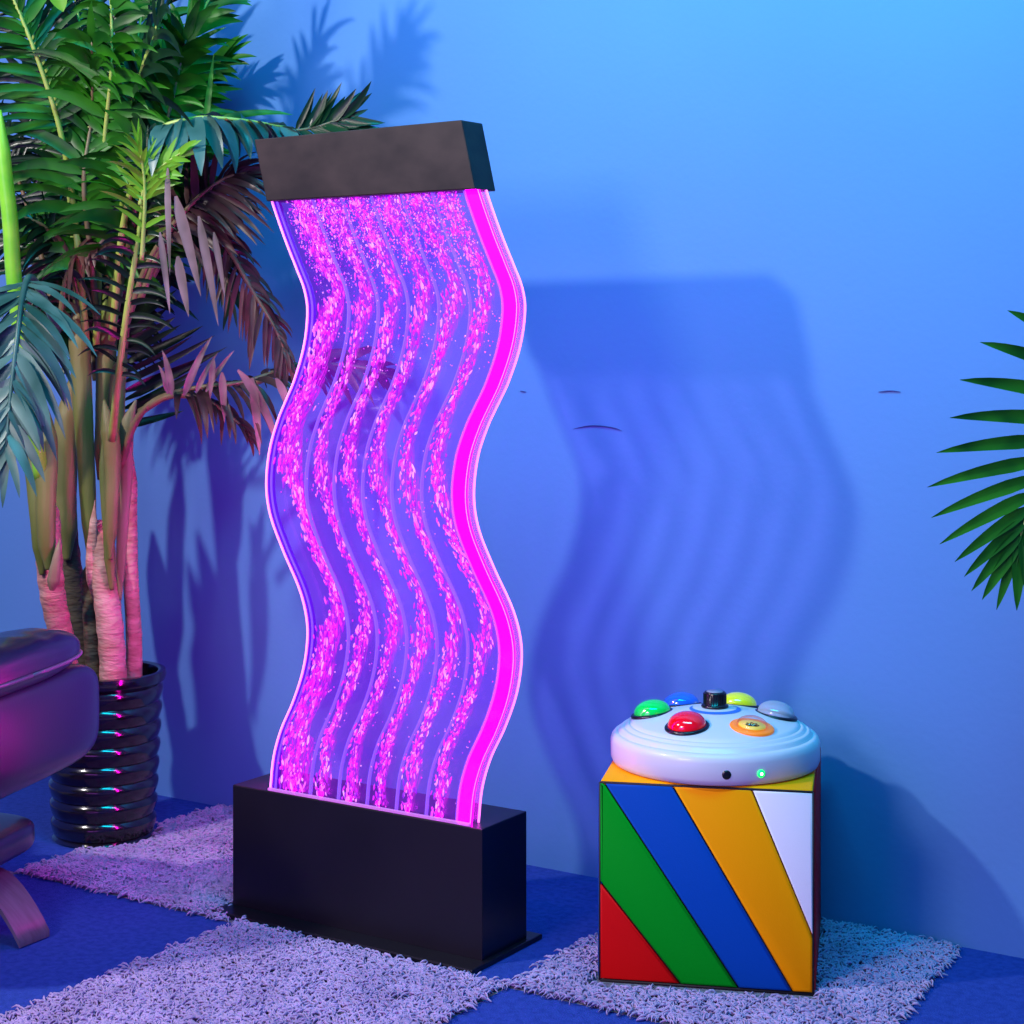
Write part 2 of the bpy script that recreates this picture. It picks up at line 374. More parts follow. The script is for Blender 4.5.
def glow_mat():
    """aerated water column: streaky, half see-through, LED light put in as emission"""
    m = bpy.data.materials.new('aerated_water'); m.use_nodes = True; nt = m.node_tree; nt.nodes.clear()
    out = nt.nodes.new('ShaderNodeOutputMaterial'); tr = nt.nodes.new('ShaderNodeBsdfTransparent'); em = nt.nodes.new('ShaderNodeEmission')
    uv = nt.nodes.new('ShaderNodeUVMap'); mp = nt.nodes.new('ShaderNodeMapping'); mp.inputs['Scale'].default_value = (4,22,1)
    n = nt.nodes.new('ShaderNodeTexNoise'); n.inputs['Scale'].default_value = 2.2; n.inputs['Detail'].default_value = 5; n.inputs['Distortion'].default_value = .6
    nt.links.new(uv.outputs[0], mp.inputs[0]); nt.links.new(mp.outputs[0], n.inputs[0])
    ramp = nt.nodes.new('ShaderNodeValToRGB'); ramp.color_ramp.elements[0].position = .36; ramp.color_ramp.elements[1].position = .55
    nt.links.new(n.outputs['Fac'], ramp.inputs[0])
    at = nt.nodes.new('ShaderNodeAttribute'); at.attribute_name = 'tone'
    mul = nt.nodes.new('ShaderNodeMath'); mul.operation = 'MULTIPLY'
    nt.links.new(ramp.outputs[0], mul.inputs[0]); nt.links.new(at.outputs['Fac'], mul.inputs[1])
    cr_ = nt.nodes.new('ShaderNodeValToRGB'); cr_.color_ramp.elements[0].color = (.6,0,.95,1); cr_.color_ramp.elements[1].color = (1,.03,.88,1)
    cr_.color_ramp.elements[0].position = .4; cr_.color_ramp.elements[1].position = .6
    nt.links.new(n.outputs['Fac'], cr_.inputs[0]); nt.links.new(cr_.outputs[0], em.inputs[0]); em.inputs[1].default_value = .85
    mx = nt.nodes.new('ShaderNodeMixShader'); nt.links.new(mul.outputs[0], mx.inputs[0]); nt.links.new(tr.outputs[0], mx.inputs[1]); nt.links.new(em.outputs[0], mx.inputs[2])
    nt.links.new(mx.outputs[0], out.inputs[0]); return m
M['bubble'] = bubble_mat(); M['glow'] = glow_mat()
_b = bmesh.new(); bmesh.ops.create_icosphere(_b, subdivisions=1, radius=1)
IV = [v.co.copy() for v in _b.verts]; _b.verts.index_update(); IF = [tuple(v.index for v in f.verts) for f in _b.faces]; _b.free()
def stream_shape(z, k):
    s = math.tanh(wslope(z-.02)*3.2)
    if k == 0:
        h_ = max(0,min(1,.5+s*.9)) if z > .40 else .55
        return CHW*(.5-s*.28)-.018*h_-(.012 if z > 1.48 else 0), .016+(.010 if z > 1.48 else 0)+.014*h_*(1+.3*math.sin(z*37))+(.012 if z < .42 else 0)
    off = CHW*.5 - s*CHW*.28
    wd = .010+.013*(1-abs(s))
    if z < .42: off = off*(z-.29)/.13+CHW*(.36)*(1-(z-.29)/.13); wd = .013+.003*math.sin(z*60+k)
    if z > 1.42: wd *= 1+(z-1.42)*5.5; off = off+(CHW*.5-off)*min(1,(z-1.42)*4)
    wd *= 1+.18*math.sin(z*31+k*2.1)
    if k == 0: wd *= 1.25
    return off, wd
def set_tone(me, tones):
    a = me.attributes.new('tone','FLOAT','POINT'); a.data.foreach_set('value', tones)
for k in range(NCH):
    V=[];Fc=[];T=[]
    c0 = CH0+CHW*k
    def bub(x,y,z,rx,ry,rz,tilt,tone):
        b = len(V); ct,st = math.cos(tilt),math.sin(tilt)
        for p in IV:
            X,Z = p.x*rx, p.z*rz
            V.append(Vector((x+X*ct+Z*st, y+p.y*ry, z-X*st+Z*ct))+inv); T.append(tone)
        for f in IF: Fc.append(tuple(b+i for i in f))
    def clampx(x, z, r):
        a = wx(z)+c0+r+.0015-(.019 if k == 0 else 0); b_ = wx(z)+c0+CHW-r-.0015; return min(max(x,a),b_)
    N = 1500 if k == 0 else 1050
    for i in range(N):                               # the rising stream itself
        z = .296+(ZT-.30)*random.random()**1.08
        o,w = stream_shape(z,k)
        
        r = random.uniform(.0011,.0030)*(1.15 if k == 0 else 1); rz = r*random.uniform(1.2,4.6)
        x = clampx(wx(z)+c0+o+random.gauss(0,w*.62), z, r)
        tilt = math.atan(wslope(z))*.9+random.gauss(0,.22)
        bub(x, random.uniform(YF+.009,YB-.010), z, r, r*.8, rz, tilt, min(1,max(0,random.gauss(.42,.31))))
    for i in range(620):                             # fine froth near the top
        z = ZT-abs(random.gauss(0,.10)); 
        if z < 1.36: continue
        r = random.uniform(.0008,.0019)
        x = clampx(wx(z)+c0+random.random()*CHW, z, r)
        bub(x, random.uniform(YF+.008,YB-.009), z, r, r, r*random.uniform(1,1.5), 0, random.random())
    for i in range(75):                              # loose single bubbles
        z = random.choice([.62,1.0,1.36,.45,1.3])+random.gauss(0,.045); z = min(max(z,.33),1.6)
        r = random.uniform(.0009,.0020); x = clampx(wx(z)+c0+random.random()*CHW, z, r)
        bub(x, random.uniform(YF+.008,YB-.009), z, r, r, r*1.2, 0, random.uniform(.3,1))
    me = bpy.data.meshes.new('bubble_stream'); me.from_pydata(V,[],Fc); set_tone(me,T)
    o = obj_me('bubble_stream', me, M['bubble'], bw); o['kind'] = 'stuff'
    # aerated column behind the bubbles: a thin closed slab following the stream
    V=[];Fc=[];T=[];UV=[]; n = 160
    for i in range(n+1):
        z = ZB+.006+(ZT-ZB-.006)*i/n; o_,w = stream_shape(z,k); w = w*1.25
        a = min(max(wx(z)+c0+o_-w, wx(z)+c0+.0018-(.019 if k == 0 else 0)), wx(z)+c0+CHW-.004); c = max(min(wx(z)+c0+o_+w, wx(z)+c0+CHW-.0018), wx(z)+c0+.004)
        tn = (.95 if k == 0 else .6)
        if z > 1.48: tn *= .8
        for q in range(4):
            x = a+(c-a)*q/3
            V.append(Vector((x,YB-.0075+.003*math.sin(PI*q/3),z))+inv); T.append(tn if q in (1,2) else (.6 if k == 0 else .15)); UV.append(((x-wx(z))*30+k*3.7,z))
    for i in range(n):
        for q in range(3): b = 4*i+q; Fc.append((b,b+1,b+5,b+4))
    me = bpy.data.meshes.new('water_column'); me.from_pydata([tuple(v) for v in V],[],Fc); set_tone(me,T)
    uvl = me.uv_layers.new(name='UVMap'); 
    for l in me.loops: uvl.data[l.index].uv = UV[l.vertex_index]
    obj_me('water_column', me, M['glow'], bw)
    mbz = MB(); xb = wx(.30)+c0+CHW*.36
    mbz.tube([Vector((xb,3.267,.293))+inv, Vector((xb,3.267,.305))+inv], .004, 10); mbz.build('air_nozzle', [M['strip_glow']], bw)
o = None

# ================================================================== STRIPED CUBE
CU = .447
cb = thing('striped_cube', 'soft vinyl cube with slanted red green blue orange and white stripes on the carpet', 'cube seat', (-1.804,3.585,0), CA)
h = CU/2; ZC = .421
obj_bm('body', box_bm(-h+.006,h-.006,-h+.008,h-.006,.004,ZC-.012,.010,3), M['seam'], cb)
def puff_panel(name, poly, m, frame, thick=.009, inset=.0014):
    """a padded panel: poly in face coords, frame(s,t,d) -> local point"""
    bm = bmesh.new(); n = len(poly)
    cx = sum(p[0] for p in poly)/n; cy = sum(p[1] for p in poly)/n
    def shrink(P, d):
        out = []
        m_ = len(P)
        for i in range(m_):
            p0, p1, p2 = Vector(P[i-1]), Vector(P[i]), Vector(P[(i+1)%m_])
            e1 = (p1-p0).normalized(); e2 = (p2-p1).normalized()
            n1 = Vector((-e1.y,e1.x)); n2 = Vector((-e2.y,e2.x)); bis = (n1+n2); k = max(.35,bis.length/2)
            out.append(p1+bis.normalized()*d/k)
        return out
    loops = []
    for d, z in ((inset,0),(inset,thick*.45),(inset+.0018,thick*.8),(inset+.006,thick)):
        loops.append([bm.verts.new(frame(p.x,p.y,z)) for p in shrink(poly,d)])
    for a,b in zip(loops,loops[1:]):
        for i in range(n): bm.faces.new((a[i],a[(i+1)%n],b[(i+1)%n],b[i]))
    bm.faces.new(loops[-1]); bm.faces.new(loops[0][::-1])
    return autosmooth(obj_bm(name, bm, m, cb), 50)
e = .003
X0,X1,Z0,Z1 = -h+e, h-e, .006, ZC-.004
def S(s,t): return (X0+(X1-X0)*s, Z0+(Z1-Z0)*t)
fr = lambda x,z,d: Vector((x,-h+.008-d,z))
front = [('vinyl_red','red stripe panel',[(0,0),(.385,0),(0,.50)]),
         ('vinyl_green','green stripe panel',[(.385,0),(.655,0),(.02,1),(0,1),(0,.50)]),
         ('vinyl_blue','blue stripe panel',[(.655,0),(.905,0),(.345,1),(.02,1)]),
         ('vinyl_orange','orange yellow stripe panel',[(.905,0),(1,0),(1,.275),(.715,1),(.345,1)]),
         ('vinyl_white','white corner panel',[(1,.275),(1,1),(.715,1)])]
for mm,lb,pl in front: puff_panel('stripe_panel', [S(*p) for p in pl], M[mm], fr)['label'] = lb
q = [(-h+e,.006),(h-e,.006),(h-e,Z1),(-h+e,Z1)]
puff_panel('side_panel', q, M['vinyl_red'], lambda y,z,d: Vector((h-.008+d,y,z)))['label'] = 'dark red side panel'
puff_panel('side_panel', q, M['vinyl_blue'], lambda y,z,d: Vector((-h+.008-d,-y,z)))['label'] = 'blue side panel'
puff_panel('back_panel', q, M['vinyl_green'], lambda x,z,d: Vector((-x,h-.008+d,z)))['label'] = 'green back panel'
puff_panel('top_panel', [(-h+e,-h+e),(h-e,-h+e),(h-e,h-e),(-h+e,h-e)], M['vinyl_orange'], lambda x,y,d: Vector((x,y,ZC-.009+d)))['label'] = 'orange yellow top panel'
mb = MB()
for (a,b) in (((-h+.004,-h+.004,.004),(h-.004,-h+.004,.004)),((h-.004,-h+.004,.004),(h-.004,-h+.004,ZC-.005)),((h-.004,-h+.004,.004),(h-.004,h-.004,.004)),((-h+.004,-h+.004,.004),(-h+.004,-h+.004,ZC-.005)),
              ((-h+.004,-h+.004,ZC-.005),(h-.004,-h+.004,ZC-.005))):
    mb.tube([Vector(a),Vector(b)], .0028, 8)
mb.build('piping', [M['seam']], cb)

# ================================================================== CONTROLLER DISC
ct = thing('button_controller', 'round white lighting controller with six domed buttons and a black knob on the striped cube', 'controller', (-1.797,3.575,ZC), AL)
prof = [(.0,.0),(.214,.0),(.222,.004),(.226,.014),(.2265,.048),(.224,.057),(.219,.063),(.213,.0665),(.2105,.0655),(.2085,.0675),(.205,.0735),(.200,.0768),(.1972,.0755),
        (.1952,.0765),(.192,.0805),(.187,.0828),(.1842,.0817),(.182,.0835),(.179,.0868),(.172,.0890),(.150,.0945),(.10,.1060),(.05,.1160),(.02,.1200),(0,.1202)]
autosmooth(obj_bm('housing', lathe_bm(prof,128,False), M['white_plastic'], ct), 60)
def topz(r):
    pr = prof[18:]
    for (r1,z1),(r2,z2) in zip(pr,pr[1:]):
        if r2 <= r <= r1: return z1+(z2-z1)*(r1-r)/(r1-r2) if r1 != r2 else z1
    return .11
dome = lambda R_,Hh: [(R_,0),(R_*1.0,Hh*.12)]+[(R_*math.cos(a),Hh*.12+Hh*.88*math.sin(a)) for a in [i*PI/2/12 for i in range(1,13)]]
# angle measured in the camera-aligned frame (x right, y away)
BT = [('b_white','clear white dome button',8,.136),('b_yellow','yellow dome button',61,.136),('b_blue','blue dome button',117,.136),
      ('b_green','green dome button',164,.138),('b_red','red dome button',236,.126),('b_orange','orange ringed clear button with yellow emblem',301,.128)]
for mm,lb,an,rr in BT:
    a = math.radians(an); zc = topz(rr); tilt = Matrix.Rotation(math.radians(9.5), 4, Vector((-math.sin(a),math.cos(a),0)))
    pos = Vector((rr*math.cos(a),rr*math.sin(a),zc-.004))
    def put(o):
        o.matrix_parent_inverse = Matrix.Identity(4); o.matrix_local = Matrix.Translation(pos) @ tilt; return o
    if mm == 'b_orange':
        o = obj_bm('push_button', lathe_bm([(.0,.0),(.047,.0),(.0475,.004),(.045,.0065),(.034,.0068),(.033,.0066),(0,.0066)],56,False), M['b_orange'], ct); put(o); o['label'] = lb
        d = obj_bm('button_dome', lathe_bm([(r,z+.006) for r,z in dome(.033,.021)],48,False), M['b_clear'], o)
        k = obj_bm('button_emblem', lathe_bm([(.0,.0068),(.029,.0068),(.029,.0085),(0,.0085)],40,False), M['b_decal'], o); k['label'] = 'yellow disc with dark lotus emblem'
        mb = MB()
        for pa, ln in ((-64,.016),(-34,.019),(0,.021),(34,.019),(64,.016)):
            q_ = math.radians(pa-90+90)
            dx,dy = math.sin(q_),math.cos(q_); sx,sy = dy,-dx
            for sg in (-1,1):
                mb.tube([Vector((dx*ln*t+sx*sg*.0042*math.sin(PI*t), -.008+dy*ln*t+sy*sg*.0042*math.sin(PI*t), .0092)) for t in [i/8 for i in range(9)]], .0008, 6)
        mb.build('lotus_outline', [M['seam']], o)
    else:
        o = obj_bm('push_button', lathe_bm([(r,z+.005) for r,z in dome(.0405,.029)],48,False), M[mm], ct); put(o); o['label'] = lb
        obj_bm('button_collar', lathe_bm([(.033,.0),(.0475,.0),(.048,.004),(.045,.0075),(.0408,.0075),(.039,.003),(.033,.003)],56,False), M['black_plastic'], o)
kn = obj_bm('control_knob', lathe_bm([(.0,.0),(.029,.0),(.030,.003),(.028,.006),(.0245,.007),(.0238,.031),(.022,.0335),(0,.0335)],48,False), M['black_plastic'], ct, loc=(0,0,.1190))
bm = bmesh.new()
for i in range(28):
    a = 2*PI*i/28; c,s = math.cos(a),math.sin(a)
    r = bmesh.ops.create_cube(bm, size=1)
    for v in r['verts']:
        x,y,z = v.co.x*.0022+.0243, v.co.y*.002, v.co.z*.021+.0195; v.co = Vector((x*c-y*s,x*s+y*c,z))
obj_bm('knob_ridges', bm, M['black_plastic'], kn, False)
obj_bm('knob_cap', lathe_bm([(.0,.0335),(.018,.0335),(.0178,.0345),(0,.0347)],36,False), mat('grey_knob_cap',(.28,.28,.36),.3), kn)
# printed blue swoosh round the knob: raised ink following the top surface
V=[];Fc=[];n=60
for i in range(n+1):
    a = math.radians(150+250*i/n); w = .006*math.sin(PI*i/n)**.7+.0006; 
    for r in (.052-w,.052+w): V.append(Vector((r*math.cos(a),r*math.sin(a),topz(r)+.0008)))
for i in range(n): Fc.append((2*i,2*i+1,2*i+3,2*i+2))
pyd('printed_arc', V, Fc, M['print_blue'], ct)['label'] = 'blue printed swoosh around the knob'
def rim(u_off, name, r, m, out=.0012, z=.026, lab=None):
    a = -PI/2+math.asin(u_off/.2262)
    bm = lathe_bm([(0,-.004),(r,-.004),(r,out),(r*.6,out+.0012),(0,out+.0012)],32,False)
    o = obj_bm(name, bm, m, ct); o.matrix_local = Matrix.Translation((.2262*math.cos(a),.2262*math.sin(a),z)) @ Matrix.Rotation(a,4,'Z') @ Matrix.Rotation(PI/2,4,'Y')
    if lab: o['label'] = lab
    return o
rim(-.001,'cable_socket',.0095,M['black_plastic'],.0004)
rim(.071,'indicator_light',.0078,M['led_green'],.002, lab='lit green indicator light')

U_ = Vector((0,0,1))
rim(.071,'indicator_core',.0032,M['led_core'],.0042)
# ================================================================== RECLINER ARMCHAIR (left edge)
CHA = math.radians(18.6)
chair = thing('leather_recliner', 'black leather recliner armchair at the left edge, its armrest beside the potted palm', 'armchair', (-3.425,2.655,0), CHA)
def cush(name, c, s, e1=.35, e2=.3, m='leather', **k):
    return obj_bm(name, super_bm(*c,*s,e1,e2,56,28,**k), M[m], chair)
for sx in (1,-1):
    # arm body: padded side, and the arm pad over it
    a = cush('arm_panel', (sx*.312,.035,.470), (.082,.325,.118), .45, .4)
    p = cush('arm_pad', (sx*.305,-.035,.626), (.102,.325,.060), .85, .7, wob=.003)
    mb = MB(); N_=60; pts=[]
    for i in range(N_+1):
        th = 2*PI*i/N_; P2 = lambda x,e: math.copysign(abs(x)**e,x)
        pts.append(Vector((sx*.305+.103*P2(math.cos(th),.7), -.035+.326*P2(math.sin(th),.7), .612)))
    mb.tube(pts, .0045, 8); mb.build('piping', [M['piping']], p)
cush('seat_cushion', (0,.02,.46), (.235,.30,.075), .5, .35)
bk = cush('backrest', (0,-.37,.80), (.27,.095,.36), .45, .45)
bk.rotation_euler = (0,0,0)
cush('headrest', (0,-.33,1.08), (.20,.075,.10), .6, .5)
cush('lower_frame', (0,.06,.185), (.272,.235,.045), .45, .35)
mb = MB(); HUB = Vector((-.015,.158,0)); mb.tube([HUB+U_*.05,HUB+U_*.42], .032, 20); mb.build('pedestal_column', [M['black_rubber']], chair)
def foot(ang):
    # bent wooden foot: a wide strip rising in a curve to the hub
    d = Vector((math.cos(ang),math.sin(ang),0)); s = Vector((-d.y,d.x,0)); V=[];Fc=[];n=18
    for i in range(n+1):
        t = i/n; r = .395*(1-t)+.02*t; z = .006+.125*(1-(1-t)**2.1) if t > .05 else .004+.03*t
        z = .003+.118*math.sin(min(1,t*2.3)*PI/2)**.9
        w = .046+.006*t; th = .014
        for (sw,zz) in ((-w,z),(w,z),(w,z+th),(-w,z+th)): V.append(HUB+d*r+s*sw+Vector((0,0,zz)))
    for i in range(n):
        for j in range(4): b = 4*i; Fc.append((b+j,b+(j+1)%4,b+4+(j+1)%4,b+4+j))
    Fc.append((3,2,1,0)); Fc.append((4*n,4*n+1,4*n+2,4*n+3))
    autosmooth(pyd('wooden_foot', V, Fc, M['wood'], chair), 40)
for an in (-15.6,112,190,265): foot(math.radians(an))

# ================================================================== PALMS
CAMV = -FW
def frond(parent, ctrl, n=22, L=.22, w=.022, nrm=None, a0=68, a1=22, droop=.5, sides=(1,-1), start=.2, r0=.009, mats=('rachis','leaf_green'),
          lprof=None, curl=0, jit=.2, fold=.3, name='frond', seg=6, ls=None):
    P3 = [W(*c) for c in ctrl]; mb = MB(); K = 28
    pts = [cr(P3,i/K) for i in range(K+1)]
    mb.tube(pts, lambda t: r0*(1-.8*t)+.0012, 7, 0)
    nrm = nrm.normalized() if nrm is not None else (CAMV+Vector((0,0,.5))).normalized()
    for i in range(n):
        t = start+(1-start)*(i+.5)/n; q = (t-start)/(1-start)
        p = cr(P3,t); T = (cr(P3,min(1,t+.02))-cr(P3,max(0,t-.02))).normalized()
        s = T.cross(nrm); s = s.normalized() if s.length > 1e-3 else T.orthogonal().normalized(); nn = s.cross(T).normalized()
        ang = math.radians(a0+(a1-a0)*q)
        ll = L*(lprof(q) if lprof else (.55+.45*math.sin(PI*min(1,q*1.25+.12)) if q < .8 else .55+.45*math.sin(PI*min(1,q*1.25+.12))*.6))
        for sg in sides:
            g = ang+random.uniform(-jit,jit)
            d = s*sg*math.sin(g)+T*math.cos(g)+nn*random.uniform(-.3,.35)
            f_ = ls[0] if (ls and sg == 1) else (ls[1] if ls else 1)
            nn = (nn+Vector((random.uniform(-.45,.45),random.uniform(-.45,.45),random.uniform(-.3,.3)))).normalized()
            mb.leaf(p, d, nn, ll*f_*random.uniform(.75,1.15), w*random.uniform(.7,1.25), droop*random.uniform(.7,1.25), seg, 1, fold, curl)
    T = (P3[-1]-P3[-2]).normalized()
    mb.leaf(pts[-1], T, nrm, L*.5, w*.8, droop*.6, seg, 1, fold)
    return mb.build(name, [M[m] if isinstance(m,str) else m for m in mats], parent)

def pot(parent, R0, R1, H_, ribs=8):
    pr = [(0,0),(R0*.97,0),(R0,.006)]
    hb = H_-.035
    for i in range(ribs):
        z0 = .012+(hb-.012)*i/ribs; z1 = .012+(hb-.012)*(i+1)/ribs
        for q in range(7):
            t = q/6; r = R0+(R1-R0)*((z0+(z1-z0)*t)/H_)
            pr.append((r-.008+.010*(t**.7*(1-t**6))*1.4, z0+(z1-z0)*t))
    pr += [(R1-.008,hb+.002),(R1+.004,H_-.028),(R1+.008,H_-.014),(R1+.005,H_-.002),(R1-.004,H_),(R1-.014,H_-.004),(R1-.018,H_-.02),(R1-.022,H_-.06),(0,H_-.06)]
    o = obj_bm('pot', lathe_bm(pr,96,False), M['pot'], parent); autosmooth(o, 50)
    obj_bm('soil', lathe_bm([(0,H_-.058),(R1-.023,H_-.058),(R1-.023,H_-.05),(R1*.4,H_-.042),(0,H_-.04)],48,False), M['soil'], parent)
    return o
PC = Vector((-3.600,3.525,0))
palm = thing('potted_palm', 'large potted palm with several trunks in a ribbed black pot, left of the bubble panel', 'palm', PC)
pot(palm, .136, .158, .447, 8)
def rel(o):      # meshes written in room coordinates become children of the palm's base
    for v in o.data.vertices:
        if v.co.y > YW-.08: v.co.y = YW-.08+min(.06,(v.co.y-YW+.08)*.15)      # leaves touching the wall bend along it
    o.location = -PC; return o
def trunk(ctrl, r0, r1, m, rings=11, name='trunk', bump=.06, flat=None):
    P3 = [W(*c) for c in ctrl]; K = 70; mb = MB()
    pts = [cr(P3,i/K) for i in range(K+1)]; ph = random.random()*6
    end = (lambda t: min(1,(1-t)*4+.12)*min(1,t*4+.35)) if name == 'leaf_sheath' else (lambda t: min(1,(1-t)*7+.2))
    mb.tube(pts, lambda t: end(t)*(r0+(r1-r0)*t)*(1+bump*(abs(math.sin(t*rings*PI+ph))**3)+random.uniform(-.012,.012)), 18, 0, flat)
    return rel(mb.build(name, [M[m]], palm))
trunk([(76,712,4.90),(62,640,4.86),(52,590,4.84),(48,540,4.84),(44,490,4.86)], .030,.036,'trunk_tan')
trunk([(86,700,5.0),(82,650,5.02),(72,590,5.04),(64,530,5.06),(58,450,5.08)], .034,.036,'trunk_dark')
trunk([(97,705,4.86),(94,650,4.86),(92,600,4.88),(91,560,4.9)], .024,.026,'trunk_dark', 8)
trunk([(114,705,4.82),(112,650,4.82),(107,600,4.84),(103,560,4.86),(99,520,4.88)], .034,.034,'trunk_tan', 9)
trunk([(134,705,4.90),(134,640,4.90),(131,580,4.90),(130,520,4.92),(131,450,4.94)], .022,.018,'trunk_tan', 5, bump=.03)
FL = (FW, .6)
for c,r0,r1,m in (([(42,575,4.80),(38,520,4.80),(34,470,4.82),(28,420,4.86)],.018,.028,'sheath'),
                  ([(48,570,4.78),(46,520,4.78),(46,460,4.8),(44,400,4.86)],.020,.036,'sheath'),
                  ([(66,560,5.0),(64,500,5.0),(66,440,5.0),(74,370,5.0)],.034,.036,'sheath'),
                  ([(52,590,4.77),(55,570,4.76),(57,555,4.76),(60,538,4.77)],.020,.004,'sheath_tan'),
                  ([(90,560,4.87),(88,500,4.86),(84,430,4.86),(80,350,4.88),(76,290,4.9)],.018,.032,'sheath'),
                  ([(96,600,4.85),(92,560,4.84),(93,530,4.84),(95,500,4.85)],.022,.006,'trunk_tan'),
                  ([(112,590,4.80),(108,530,4.79),(104,480,4.79),(103,435,4.8)],.016,.010,'sheath'),
                  ([(110,560,4.78),(112,500,4.77),(112,450,4.78),(104,400,4.8)],.014,.028,'sheath'),
                  ([(120,600,4.84),(122,540,4.82),(126,480,4.82),(127,430,4.82),(136,400,4.82)],.012,.022,'sheath_tan'),
                  ([(100,480,4.9),(104,420,4.9),(106,360,4.92),(110,300,4.94)],.02,.03,'sheath'),
                  ([(120,470,4.9),(117,420,4.88),(118,380,4.88),(126,350,4.9)],.024,.020,'sheath')):
    trunk(c,r0,r1,m,4,'leaf_sheath',.03,FL)

U = Vector((0,0,1))
def fr_(*a, **k): return rel(frond(palm, *a, **k))
C_ = CAMV
# back mass, rising and leaning out of the top of the frame
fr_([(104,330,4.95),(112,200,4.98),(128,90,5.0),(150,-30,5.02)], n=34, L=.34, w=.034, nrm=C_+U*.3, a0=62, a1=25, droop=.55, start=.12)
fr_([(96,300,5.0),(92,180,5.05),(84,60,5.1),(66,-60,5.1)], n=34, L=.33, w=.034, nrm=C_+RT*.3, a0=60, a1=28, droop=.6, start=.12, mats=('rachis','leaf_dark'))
fr_([(110,320,4.9),(135,190,4.85),(168,80,4.8),(215,-12,4.8)], n=30, L=.26, w=.030, nrm=C_+U*.2, a0=60, a1=20, droop=.5, start=.15)
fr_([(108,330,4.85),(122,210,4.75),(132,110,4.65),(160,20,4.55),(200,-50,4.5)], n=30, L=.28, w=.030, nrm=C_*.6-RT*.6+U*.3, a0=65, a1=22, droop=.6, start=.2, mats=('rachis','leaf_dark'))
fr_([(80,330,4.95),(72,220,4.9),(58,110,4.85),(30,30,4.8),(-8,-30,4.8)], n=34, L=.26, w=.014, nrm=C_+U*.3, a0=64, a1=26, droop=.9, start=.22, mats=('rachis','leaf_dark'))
fr_([(86,340,4.8),(74,210,4.75),(60,130,4.7),(38,60,4.66),(14,0,4.64),(-5,-40,4.64)], n=30, L=.24, w=.024, nrm=C_+RT*.2, a0=62, a1=26, droop=.5, start=.4, mats=('rachis','leaf_green'))
fr_([(96,350,4.9),(100,250,4.8),(104,150,4.7),(112,60,4.62),(110,-20,4.6)], n=28, L=.26, w=.03, nrm=C_-RT*.4, a0=70, a1=40, droop=.8, start=.3, mats=('rachis','leaf_green'))
fr_([(100,330,5.1),(130,230,5.12),(158,150,5.12),(186,92,5.1),(222,60,5.05)], n=24, L=.22, w=.026, nrm=C_+U*.4, a0=62, a1=20, droop=.4, start=.25, mats=('rachis','leaf_green'))
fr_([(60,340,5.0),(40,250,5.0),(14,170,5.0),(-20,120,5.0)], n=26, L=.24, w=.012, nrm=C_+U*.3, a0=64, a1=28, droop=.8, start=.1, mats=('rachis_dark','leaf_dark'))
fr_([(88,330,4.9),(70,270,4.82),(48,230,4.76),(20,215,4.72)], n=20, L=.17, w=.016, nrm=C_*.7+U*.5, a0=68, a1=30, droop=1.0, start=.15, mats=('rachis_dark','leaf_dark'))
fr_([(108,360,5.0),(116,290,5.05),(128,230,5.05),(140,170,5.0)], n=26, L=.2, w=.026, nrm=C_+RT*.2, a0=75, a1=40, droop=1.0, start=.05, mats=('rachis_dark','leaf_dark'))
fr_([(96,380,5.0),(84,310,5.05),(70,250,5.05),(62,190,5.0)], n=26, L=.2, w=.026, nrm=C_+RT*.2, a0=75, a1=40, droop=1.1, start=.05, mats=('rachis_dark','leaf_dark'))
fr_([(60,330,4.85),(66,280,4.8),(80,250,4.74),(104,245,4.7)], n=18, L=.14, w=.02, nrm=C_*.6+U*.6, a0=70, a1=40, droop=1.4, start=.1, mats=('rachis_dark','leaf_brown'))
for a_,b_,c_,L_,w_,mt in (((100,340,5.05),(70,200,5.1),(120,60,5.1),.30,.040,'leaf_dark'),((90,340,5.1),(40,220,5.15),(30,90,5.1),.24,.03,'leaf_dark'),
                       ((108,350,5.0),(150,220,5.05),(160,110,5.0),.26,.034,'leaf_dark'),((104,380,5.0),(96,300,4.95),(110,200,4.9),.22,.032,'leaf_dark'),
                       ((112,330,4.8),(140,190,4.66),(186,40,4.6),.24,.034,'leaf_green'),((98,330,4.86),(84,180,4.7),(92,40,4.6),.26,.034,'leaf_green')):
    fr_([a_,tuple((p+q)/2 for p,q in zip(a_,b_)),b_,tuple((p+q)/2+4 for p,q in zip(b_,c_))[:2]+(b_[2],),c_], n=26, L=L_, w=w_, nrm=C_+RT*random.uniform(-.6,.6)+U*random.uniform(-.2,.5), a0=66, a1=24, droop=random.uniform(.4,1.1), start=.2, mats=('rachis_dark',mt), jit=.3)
# centre: yellow-green spear with short arched leaflets
fr_([(112,440,4.72),(118,380,4.62),(127,310,4.55),(138,240,4.5),(144,190,4.48),(146,150,4.48)], n=24, L=.125, w=.016, nrm=C_, a0=62, a1=35, droop=.9, start=.2, r0=.010, mats=('rachis','leaf_dark'), fold=.6)
fr_([(140,205,4.47),(146,185,4.46),(160,168,4.44),(182,152,4.42)], n=9, L=.12, w=.02, nrm=C_+U*.3, a0=60, a1=15, droop=.2, start=.05, r0=.005, mats=('rachis','leaf_bright'))
fr_([(142,260,4.5),(145,200,4.46),(143,168,4.44),(138,145,4.42)], n=12, L=.13, w=.012, nrm=C_, a0=50, a1=15, droop=.5, start=.05, r0=.005, mats=('rachis','leaf_bright'))
